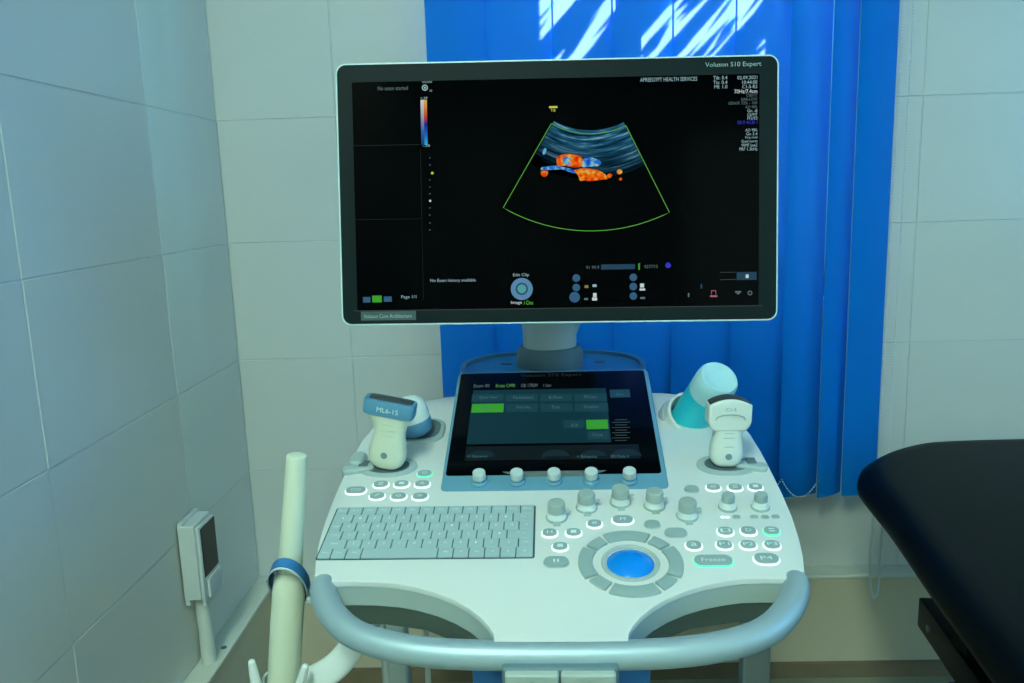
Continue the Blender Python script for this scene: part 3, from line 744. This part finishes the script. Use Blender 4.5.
# touch panel
tl = rad(67.736)
TZ = Vector((0, sin(tl), cos(tl))); TY = Vector((0, cos(tl), -sin(tl)))
TOUCH = rigid((1, 0, 0), TY, TZ, (-.0003, 1.0094, .808)) @ Matrix.Translation((0, 0, 0)) @ Matrix.Rotation(rad(.2), 4, 'Y')
ax = Matrix.Rotation(pi / 2, 4, 'X')        # prisms built in x-y, turned so that they face -y
tp = obj('touch_panel', prism(rrect(.265, .2453, .009, 5), -.030, -.0005, .004, 3), 'blue_grey', mach, TOUCH @ ax)
axi = ax.inverted()
glass = obj('touch_glass', prism(rrect(.2545, .2105, .004, 4, -.001, .0117), -.004, .0003), 'touch_glass', tp, smooth=40)
def screen_items(parent, texts, rects, discs, base, M0, lift=.0003):
    y = -base
    for i, (u0_, v0_, u1_, v1_, c) in enumerate(rects):
        y = -base - .00002 * i
        me = 'ui_' + c if 'ui_' + c in MATS else c
        obj('display_field', flat([(u0_ / 1e3, v0_ / 1e3), (u1_ / 1e3, v0_ / 1e3), (u1_ / 1e3, v1_ / 1e3), (u0_ / 1e3, v1_ / 1e3)], y), me, parent, M0, None)
    for i, (u, v, r, c) in enumerate(discs):
        P_ = ellipse(r / 1e3, r / 1e3, 24, u / 1e3, v / 1e3)
        if c == 'tarc': P_ = [(u / 1e3 + r / 1e3 * cos(pi * k / 12), v / 1e3 + r * .75e-3 * sin(pi * k / 12)) for k in range(13)]
        obj('display_icon', flat(P_, -base - .0007 - .00002 * i), 'ui_' + c, parent, M0, None)
    for t, u, v, w_, h, c in texts:
        me = 'ui_' + c if 'ui_' + c in MATS else c
        obj('display_text', text_bm(t, w_ / 1e3, h / 1e3, lambda a, d: (u / 1e3 + a, -base - .0011, v / 1e3 + d)), me, parent, M0, None)
screen_items(tp, TCH_TEXT, TCH_RECT, TCH_DISC, .0004, axi)
for u in (-86.7, -42.7, .5, 43.5, 87.4):
    M_ = TOUCH @ ax @ Matrix.Translation((u / 1e3, -.1048, -.0005))
    k = obj('rotary_knob', lathe([(.0098, -.001), (.0098, .002), (.0085, .0035), (.0072, .0040), (.0070, .0075)], 24), 'blue_grey', mach, M_, 40)
    obj('knob_cap', lathe([(.0077, .0072), (.0078, .0085), (.0075, .0150), (.0065, .0160), (.001, .0160)], 24), 'cap_white', k, smooth=40)

# rear plate, monitor post
def on_mach(x, y, z): return Matrix.Translation((x, y, z))
pl = obj('rear_plate', prism(superell(.139, .112, 2.5, 48), -.03, 0, .005, 3), 'blue_plate', mach, on_mach(0, 1.215, .838), 40)
b = bmesh.new()
ro, ri = superell(.139, .112, 2.5, 64), superell(.132, .105, 2.5, 64)
b = loft([[(x, y, z) for x, y in R_] for R_, z in ((ro, -.004), (ro, .005), (ri, .005), (ri, -.004))], cap=False)
obj('plate_rim', b, 'blue_grey', pl, smooth=40)
for sx in (-1, 1):
    obj('plate_screw', lathe([(.009, -.001), (.009, .001), (.006, .0015), (.001, .0015)], 16), 'collar', pl, (sx * .072, .032, 0))
obj('post_collar', lathe([(.052, .83), (.052, .842), (.0495, .862), (.0455, .868), (.02, .868)], 40), 'collar', mach, on_mach(-.0035, 1.235, 0), 40)
obj('post_neck', loft([[(cx + r_ * sx_ * cos(2 * pi * k / 32), r_ * sin(2 * pi * k / 32), z) for k in range(32)] for cx, r_, sx_, z in ((0, .0405, 1, .867), (0, .0408, 1, .885), (.003, .042, 1.06, .90), (.008, .044, 1.15, .915), (.012, .046, 1.25, .94), (.012, .044, 1.25, .965), (.012, .036, 1.2, .975))]), 'neck_grey', mach, on_mach(-.0035, 1.235, 0), 50)
obj('monitor_arm', box(-.045, .065, 1.10, 1.26, .945, 1.13, .02, 4), 'neck_grey', mach, None)

# monitor
ya, ti, ro_ = rad(1.32), rad(7.026), rad(-.877)
ux = Vector((cos(ya), sin(ya), 0)); fw = Vector((-sin(ya), cos(ya), 0)); uz = Vector((0, 0, 1)) * cos(ti) + fw * sin(ti)
a_ = ux * cos(ro_) + uz * sin(ro_); b_ = -ux * sin(ro_) + uz * cos(ro_); MONM = rigid(a_, b_.cross(a_), b_, (.0121, 1.0423, 1.0991))
mon = obj('monitor', prism(rrect(.545, .323, .012, 6, -.0011), -.045, -.004, .004, 2, True), 'housing', mach, MONM @ ax, 40)
obj('monitor_rim', prism(rrect(.5495, .3275, .013, 8, -.0011), -.016, -.0006, .0018, 2, True), 'rim', mon, smooth=40)
obj('bezel', prism(rrect(.5452, .3232, .0112, 8, -.0011), -.010, 0, .0005, 1), 'bezel', mon, smooth=40)
scr = obj('screen', prism(rrect(.5045, .2845, .001, 1, -.0028, -.0022), -.006, .0002), 'screen_glass', mon, smooth=None)
screen_items(mon, MON_TEXT, MON_RECT, MON_DISC, .0004, axi)
ap = (APEX[0] / 1e3, APEX[1] / 1e3); PXM = .001 / .8065
def pol(r, th): return (r * PXM * sin(rad(th)), -r * PXM * cos(rad(th)))
b = bmesh.new(); G = [[b.verts.new((pol(r, t)[0], 0, pol(r, t)[1])) for t in range(-30, 28, 2)] for r in range(74, 124, 4)]
for p_, q_ in zip(G, G[1:]):
    for k in range(len(p_) - 1): b.faces.new((p_[k], p_[k + 1], q_[k + 1], q_[k]))
AM = axi @ Matrix.Translation((ap[0], -.0005, ap[1]))
obj('tissue_image', b, 'tissue', mon, AM, None)
for i, (c, P_) in enumerate(BLOBS):
    P3 = [(p_.x, p_.y) for p_ in spline([(*q, 0) for q in P_ + P_[:1]], 3)[:-1]]
    obj('flow_patch', flat([(x / 1e3, z / 1e3) for x, z in P3], -.00065 - .00003 * i), 'flow_hot' if c == 'hot' else 'flow_cold', mon, axi, None)
obj('sector_outline', strip([(u / 1e3, v / 1e3) for u, v in SECTOR], .0009, -.0009), 'ui_lime', mon, axi, None)
obj('sector_arc', strip([(u / 1e3, v / 1e3) for u, v in SECTOR_TOP], .0009, -.0009), 'ui_lime', mon, axi, None)
for x0, x1, m_ in ((-.1695, -.1655, 'bar_grey'), (-.1655, -.1615, 'bar_flow')):
    obj('colour_bar', flat([(0, 0), (x1 - x0, 0), (x1 - x0, .0556), (0, .0556)]), m_, mon, axi @ Matrix.Translation((x0, -.0006, .0612)), None)

# probe holders moulded into the console
def holder(x, s, mir):
    h = obj('probe_holder', prism(superell(.036, .0235, 2.2, 32), -.004, .0022, .0018, 2), 'holder_grey', mach, on_panel(x, s), 40)
    obj('holder_opening', prism(superell(.0265, .0165, 2.2, 28), 0, .0026), 'holder_dark', h)
    e = obj('holder_arm', prism(rrect(.040, .016, .006, 4), -.010, .006, .004, 3), 'holder_grey', h, Matrix.Translation((mir * (.036 if mir < 0 else .026), -.006, 0)) @ Matrix.Rotation(mir * rad(-14), 4, 'Z'))
    obj('holder_slot', box(-.006, .006, -.009, .005, .0, .0063, .001, 1), 'holder_dark', h, Matrix.Translation((mir * (.030 if mir < 0 else .028), .002, .0006)))
    if mir < 0: obj('holder_post', prism(rrect(.020, .030, .008, 5), -.01, .010, .006, 3), 'holder_grey', h, Matrix.Translation((mir * .040, .012, 0)))
holder(-.2035, .134, -1)
holder(.2060, .127, 1)
rh_ = obj('probe_holder', prism(superell(.040, .034, 3.2, 36), -.004, .0040, .003, 3), 'holder_grey', mach, on_panel(-.184, .226), 40)
obj('holder_opening', prism(superell(.034, .028, 3.0, 32), 0, .0045), 'holder_dark', rh_)
gdir = Vector((.25, -.585, .70)).normalized()
gx = Vector((1, 0, 0)); gx = (gx - gdir * gx.dot(gdir)).normalized(); gy = gdir.cross(gx)
GP = Vector((.1780, 1.085, .778))
gm = rigid(gx, gy, gdir, GP)
gc = obj('gel_cup', lathe([(.0340, -.030), (.0360, .0), (.0372, .030), (.0360, .0335), (.0325, .0335), (.0305, .028), (.0285, -.02), (.001, -.02)], 40), 'white_plastic', mach, gm, 40)
obj('cup_collar', lathe([(.038, -.03), (.0415, -.006), (.0415, .014), (.039, .018), (.035, .018)], 40, cap=False), 'holder_grey', gc, smooth=40)

# column, base and castors under the console
obj('column', prism(rrect(.17, .20, .05, 6), .16, .775, .0), 'shell_dark', mach, on_mach(0, 1.02, 0))
obj('column_sleeve', prism(rrect(.20, .24, .06, 6), .16, .52, .01, 2), 'white_plastic', mach, on_mach(0, 1.02, 0))
obj('base', prism(rrect(.46, .62, .10, 8), .075, .165, .03, 4), 'white_plastic', mach, on_mach(0, 1.05, 0))
for sx in (-1, 1):
    for y in (.80, 1.30):
        cs = obj('castor', lathe([(.010, -.013), (.030, -.013), (.034, -.008), (.034, .008), (.030, .013), (.010, .013)], 24), 'rubber', mach, Matrix.Translation((sx * .2, y, .034)) @ Matrix.Rotation(pi / 2, 4, 'Y'))
        obj('castor_fork', box(-.060, -.028, -.018, .018, -.02, .02, .004, 2), 'shell_dark', cs)
for x in (-.268, .312):
    obj('side_rail', box(x - .022, x + .022, 1.20, 1.235, .10, .58, .008, 3), 'rail_grey', mach, None)
    obj('rail_bracket', box(min(x, 0) if x < 0 else .20, -.20 if x < 0 else x, 1.205, 1.23, .10, .13, .006, 2), 'rail_grey', mach, None)

# side holder that carries the cream wand
WT, WR, WB = Vector((-.2621, .800, .8415)), Vector((-.2822, .800, .7125)), Vector((-.3010, .800, .560))
wd = (WT - WB).normalized(); wx = Vector((0, 1, 0)).cross(wd).normalized(); wy = wd.cross(wx)
WM = rigid(wx, wy, wd, WR)
hk = obj('side_holder', lathe([(.020, -.156), (.0215, -.132), (.0225, -.126), (.0205, -.126), (.0190, -.132), (.0180, -.154), (.001, -.154)], 28), 'white_gloss', mach, WM, 40)
for sx, hgt in ((-1, .045), (1, .05)):
    P_ = spline([(sx * .018, -.014, -.148), (sx * .0225, -.020, -.126), (sx * .0285, -.022, -.122 + hgt * .55)], 5)
    obj('holder_wing', tube(P_, [.0085 - .0045 * k / (len(P_) - 1) for k in range(len(P_))], 10, True), 'white_gloss', hk)
TILT = Matrix.Translation((0, 0, -.013)) @ Matrix.Rotation(rad(-58), 4, 'X')
ring_ = obj('holder_clip', lathe([(.0206, -.0075), (.0212, -.0070), (.0212, -.0056), (.0206, -.005), (.0200, -.005), (.0200, -.0075)], 36, 1, 1.85, cap=False), 'clear_plastic', mach, WM @ TILT, 40)
obj('clip_arm', tube([(.018, .018, -.004), (.034, .022, -.002), (.048, .030, .002)], .006, 10), 'clear_plastic', ring_)
armp = spline([(-.285, .806, .575), (-.262, .800, .588), (-.235, .800, .608), (-.210, .815, .640), (-.196, .850, .668), (-.190, .880, .690)], 6)
aw = []
for i, p_ in enumerate(armp):
    w_ = .016 - .003 * i / len(armp)
    t_ = (armp[min(i + 1, len(armp) - 1)] - armp[max(i - 1, 0)]).normalized(); n_ = Vector((0, -1, .5)).normalized(); n_ = (n_ - t_ * n_.dot(t_)).normalized(); s_ = t_.cross(n_)
    aw.append([p_ + s_ * w_ * math.copysign(abs(cos(a)) ** .6, cos(a)) + n_ * .008 * math.copysign(abs(sin(a)) ** .6, sin(a)) for a in [2 * pi * k / 16 for k in range(16)]])
obj('holder_bracket', loft(aw), 'white_gloss', mach, None, 50)

# ------------------------------------------------------------------ probes, bottle, wand
MW = Matrix.Translation((-.0045, .0001, 0)) @ Matrix.Rotation(YAWM, 4, 'Z')
def free(name, M_, label, cat):
    o = bpy.data.objects.new(name, None); COL.objects.link(o); o.matrix_world = MW @ M_; o.empty_display_size = .03
    return tag(o, label, cat)
def rings_of(spec, e=2.6, n=28):     # spec: (z, half width, half thickness, shift x)
    return [[(x + sh, y, z) for x, y in superell(a, c, e, n)] for z, a, c, sh in spec]
# linear probe
base = pp(-.2050, .131, .003)
LM = Matrix.Translation(base) @ Matrix.Rotation(rad(10), 4, 'Y') @ Matrix.Rotation(rad(6), 4, 'X') @ Matrix.Rotation(rad(-5), 4, 'Z') @ Matrix.Diagonal((.97, .97, .97, 1))
lp = free('linear_probe', LM, 'cream ultrasound probe with a wide blue straight head in the left holder', 'probe')
obj('grip', loft(rings_of([(.000, .009, .007, 0), (.0015, .0145, .0105, 0), (.006, .0200, .0140, 0), (.013, .0232, .0150, 0), (.022, .0238, .0150, 0), (.032, .0222, .0142, 0), (.042, .0202, .0130, 0), (.050, .0198, .0122, 0), (.057, .0215, .0118, -.001), (.063, .0250, .0118, -.002), (.069, .0295, .0120, -.003), (.073, .0310, .0122, -.003)])), 'probe_cream', lp, None, 60)
lh = obj('probe_head', loft(rings_of([(.0715, .0312, .0128, -.003), (.0735, .0322, .0134, -.003), (.088, .0326, .0130, -.003), (.0905, .0318, .0122, -.003)], 5)), 'probe_blue', lp, None, 40)
obj('lens', loft(rings_of([(.0900, .0275, .0075, -.002), (.0922, .0270, .0070, -.002), (.0930, .0255, .0055, -.002)], 6)), 'probe_lens', lh, smooth=40)
obj('probe_lettering', text_bm('ML6-15', .027, .0062, lambda a, c: (a - .0025, -.0137, .0805 + c)), 'key_print', lh, smooth=None)
b = lathe([(.0042, 0), (.0040, .0006), (.001, .0006)], 20)
obj('emblem', b, 'mark', lp, Matrix.Translation((-.001, -.0149, .0215)) @ Matrix.Rotation(pi / 2, 4, 'X'))
for k in range(3):
    obj('grip_rib', tube([(-.012 + .024 * t / 8, -.0126 - .0003 * k + .0035 * (2 * t / 8 - 1) ** 2, .060 - .007 * k + .002 * (1 - (2 * t / 8 - 1) ** 2)) for t in range(9)], .0006, 6), 'probe_cream', lp)
def cable(parent, pts, r=.0036):
    obj('cable', tube(spline(pts, 6), r, 8), 'cable', parent)
# second probe behind it, lying tilted in the rear holder
bs = pp(-.178, .210, .006)
VD = Vector((-.20, -.12, .95)).normalized(); vx = Vector((1, 0, 0)); vx = (vx - VD * vx.dot(VD)).normalized(); vy = VD.cross(vx)
vp = free('volume_probe', rigid(vx, vy, VD, bs) @ Matrix.Diagonal((.94, .94, .94, 1)), 'rounded white probe with a blue collar standing behind the blue-headed probe', 'probe')
obj('probe_collar', loft(rings_of([(.000, .0150, .0150, 0), (.004, .0215, .0215, 0), (.013, .0238, .0238, 0), (.0205, .0240, .0240, 0), (.0225, .0236, .0236, 0)], 2.1)), 'probe_blue', vp, None, 50)
obj('probe_body', loft(rings_of([(.0215, .0236, .0236, 0), (.030, .0242, .0240, 0), (.040, .0228, .0228, 0), (.048, .0190, .0195, 0), (.053, .0135, .014, 0), (.0552, .006, .006, 0)], 2.1)), 'probe_white', vp, None, 60)
# convex probe
base = pp(.2035, .124, .003)
cvM = Matrix.Translation(base) @ Matrix.Rotation(rad(1.5), 4, 'Y') @ Matrix.Rotation(rad(4), 4, 'X') @ Matrix.Rotation(rad(2), 4, 'Z') @ Matrix.Diagonal((.93, .93, .93, 1))
cp_ = free('convex_probe', cvM, 'white ultrasound probe with a curved dark lens in the right holder', 'probe')
obj('grip', loft(rings_of([(.000, .009, .007, 0), (.0015, .014, .0105, 0), (.006, .0185, .0140, 0), (.013, .0208, .0150, 0), (.021, .0210, .0150, 0), (.030, .0198, .0142, 0), (.039, .0180, .0132, 0), (.046, .0178, .0126, 0), (.051, .0200, .0122, 0)])), 'probe_white', cp_, None, 60)
hd = [(-.0195, .049), (-.0250, .055), (-.0272, .062), (-.0268, .083)] + [(-.0268 + .0536 * t / 10, .083 + .008 * (1 - (2 * t / 10 - 1) ** 2)) for t in range(1, 10)] + [(.0268, .083), (.0272, .062), (.0250, .055), (.0195, .049)]
XZ = Matrix.Rotation(pi / 2, 4, 'X')
hd_o = obj('probe_head', prism(hd, -.0128, .0128, .004, 4, True), 'probe_white', cp_, XZ, 50)
obj('lens', prism([(-.0255 + .051 * t / 12, .0845 + .0078 * (1 - (2 * t / 12 - 1) ** 2)) for t in range(13)] + [(.0255 - .051 * t / 12, .0770 + .0078 * (1 - (2 * (1 - t / 12) - 1) ** 2)) for t in range(13)], -.0095, .0095, .002, 2, True), 'probe_lens', hd_o)
obj('head_groove', tube([(-.0185, .0645, .0122), (-.0165, .0685, .0130), (-.010, .0712, .0131), (0, .0720, .0131), (.010, .0712, .0131), (.0165, .0685, .0130), (.0185, .0645, .0122)], .0009, 8), 'holder_grey', hd_o)
obj('probe_lettering', text_bm('C1-5', .0125, .0042, lambda a, c: (a, c + .0785, .0130)), 'mark', hd_o, smooth=None)
obj('emblem', lathe([(.0042, 0), (.0040, .0006), (.001, .0006)], 20), 'mark', cp_, Matrix.Translation((0, -.0149, .0165)) @ Matrix.Rotation(pi / 2, 4, 'X'))
for z_ in (.0285, .040, .046):
    obj('grip_rib', tube([(-.009 + .018 * t / 6, -.0143 + (.0295 - z_) * -.105 + .0016 * (2 * t / 6 - 1) ** 2, z_ + .001 * (1 - (2 * t / 6 - 1) ** 2)) for t in range(7)], .0005, 6), 'holder_grey', cp_)
# gel bottle
gb = free('gel_bottle', gm, 'translucent turquoise gel bottle upside down in the white cup behind the right probe', 'bottle')
obj('bottle', lathe([(.012, -.018), (.0225, -.012), (.0262, .004), (.0268, .03), (.0268, .085)], 40), 'gel', gb, None, 50)
obj('bottle_bottom', lathe([(.0268, .0845), (.0270, .104), (.0262, .113), (.0235, .1175), (.0195, .1175), (.0170, .1155), (.010, .1148), (.001, .1148)], 40), 'gel_pale', gb, None, 50)
# wand
L_ = (WT - WR).length; LB = (WR - WB).length
wn = free('wand_probe', WM, 'long cream wand with a blue band standing in the holder left of the console', 'probe')
obj('shaft', lathe([(.0130, -.002), (.0122, .03), (.0106, L_ - .004), (.0100, L_ - .0008), (.0085, L_), (.001, L_)], 32), 'wand_cream', wn, None, 50)
obj('wand_handle', lathe([(.0155, -.148), (.0172, -.140), (.0175, -.06), (.0170, -.020), (.0160, -.006), (.0135, .002), (.010, .0022)], 32), 'wand_cream', wn, None, 50)
obj('blue_band', lathe([(.0204, -.005), (.0210, -.004), (.0210, .0055), (.0204, .0065), (.0178, .0065), (.0178, -.005)], 36, 1, 1.85, cap=False), 'blue_band', wn, TILT, 40)

# probe cables hanging behind the console, seen through the handle opening
for o_, pts in ((lp, [(-.235, .990, .715), (-.250, 1.03, .66), (-.246, 1.05, .5), (-.243, 1.06, .3), (-.20, 1.10, .185)]), (vp, [(-.19, 1.075, .725), (-.196, 1.09, .68), (-.193, 1.09, .5), (-.190, 1.09, .3), (-.16, 1.12, .185)])):
    obj('probe_cable', tube(spline(pts, 6), .0042, 8), 'cable', mach)

# ------------------------------------------------------------------ examination couch
ZTOP = .607
cc = empty('exam_couch', (.9, .6, 0), 'black padded examination couch on the right', 'couch')
def couch_pts(d):
    L = [(.555, 1.392), (.583, 1.434), (.641, 1.489), (.695, 1.525), (.746, 1.545), (.83, 1.552), (.932, 1.552), (1.06, 1.545), (1.13, 1.51), (1.165, 1.44), (1.16, 1.3), (1.04, -.28), (1.0, -.33), (.9, -.34), (.45, -.32), (.385, -.30), (.355, -.24), (.403, .25), (.478, .80), (.503, 1.0), (.530, 1.190), (.540, 1.29), (.546, 1.350)]
    return [(x - .9, y - .6) for x, y in L]
cpn = couch_pts(0)[::-1]
_n = len(cpn); _s = spline([(*q, 0) for q in cpn[-2:] + cpn + cpn[:3]], 4)
cpn = [(v_.x, v_.y) for v_ in _s[8:8 + 4 * _n]]
def shrink(pts, d): return inset(pts, -d) if False else inset(pts, d)
area = sum(cpn[i - 1][0] * cpn[i][1] - cpn[i][0] * cpn[i - 1][1] for i in range(len(cpn)))
if area < 0: cpn = cpn[::-1]
prof = [(.030, 0), (.012, .005), (.003, .015), (.000, .028), (.0015, .040), (.005, .050), (.011, .057), (.021, .0615), (.040, .063)]
ck = loft([[(x, y, ZTOP - .063 + z) for x, y in inset(cpn, d)] for d, z in prof])
obj('cushion', ck, 'vinyl', cc, None, 70)
obj('frame_board', prism(inset(cpn, .06), ZTOP - .085, ZTOP - .0625), 'black_metal', cc, None, 40)
e1 = Vector((.06, .54, 0)).normalized(); ang = math.atan2(-.06, .54)
for sx in (0, 1):
    x0 = (.574 if sx == 0 else .96) - .9
    M_ = Matrix.Translation((x0, 1.185 - .6, .445)) @ Matrix.Rotation(ang, 4, 'Z')
    rl = obj('frame_rail', box(0, .034, -1.38, 0, -.024, .024, .004, 2), 'black_metal', cc, M_)
    obj('rail_bolt', lathe([(.006, 0), (.006, .003), (.003, .0045), (.001, .0045)], 6), 'bolt', rl, Matrix.Translation((-.0002 if sx == 0 else .0342, -.052, .0)) @ Matrix.Rotation(-pi / 2 if sx == 0 else pi / 2, 4, 'Y'), None)
    for yy in (-.15, -1.2):
        obj('leg', box(-.018, .018, -.018, .018, 0, .412, .003, 2), 'black_metal', cc, (M_ @ Vector((.017, yy, 0))).to_2d().to_3d())
        obj('rail_riser', box(-.014, .014, -.02, .02, .457, ZTOP - .084, .002, 1), 'black_metal', cc, (M_ @ Vector((.017, yy, 0))).to_2d().to_3d())
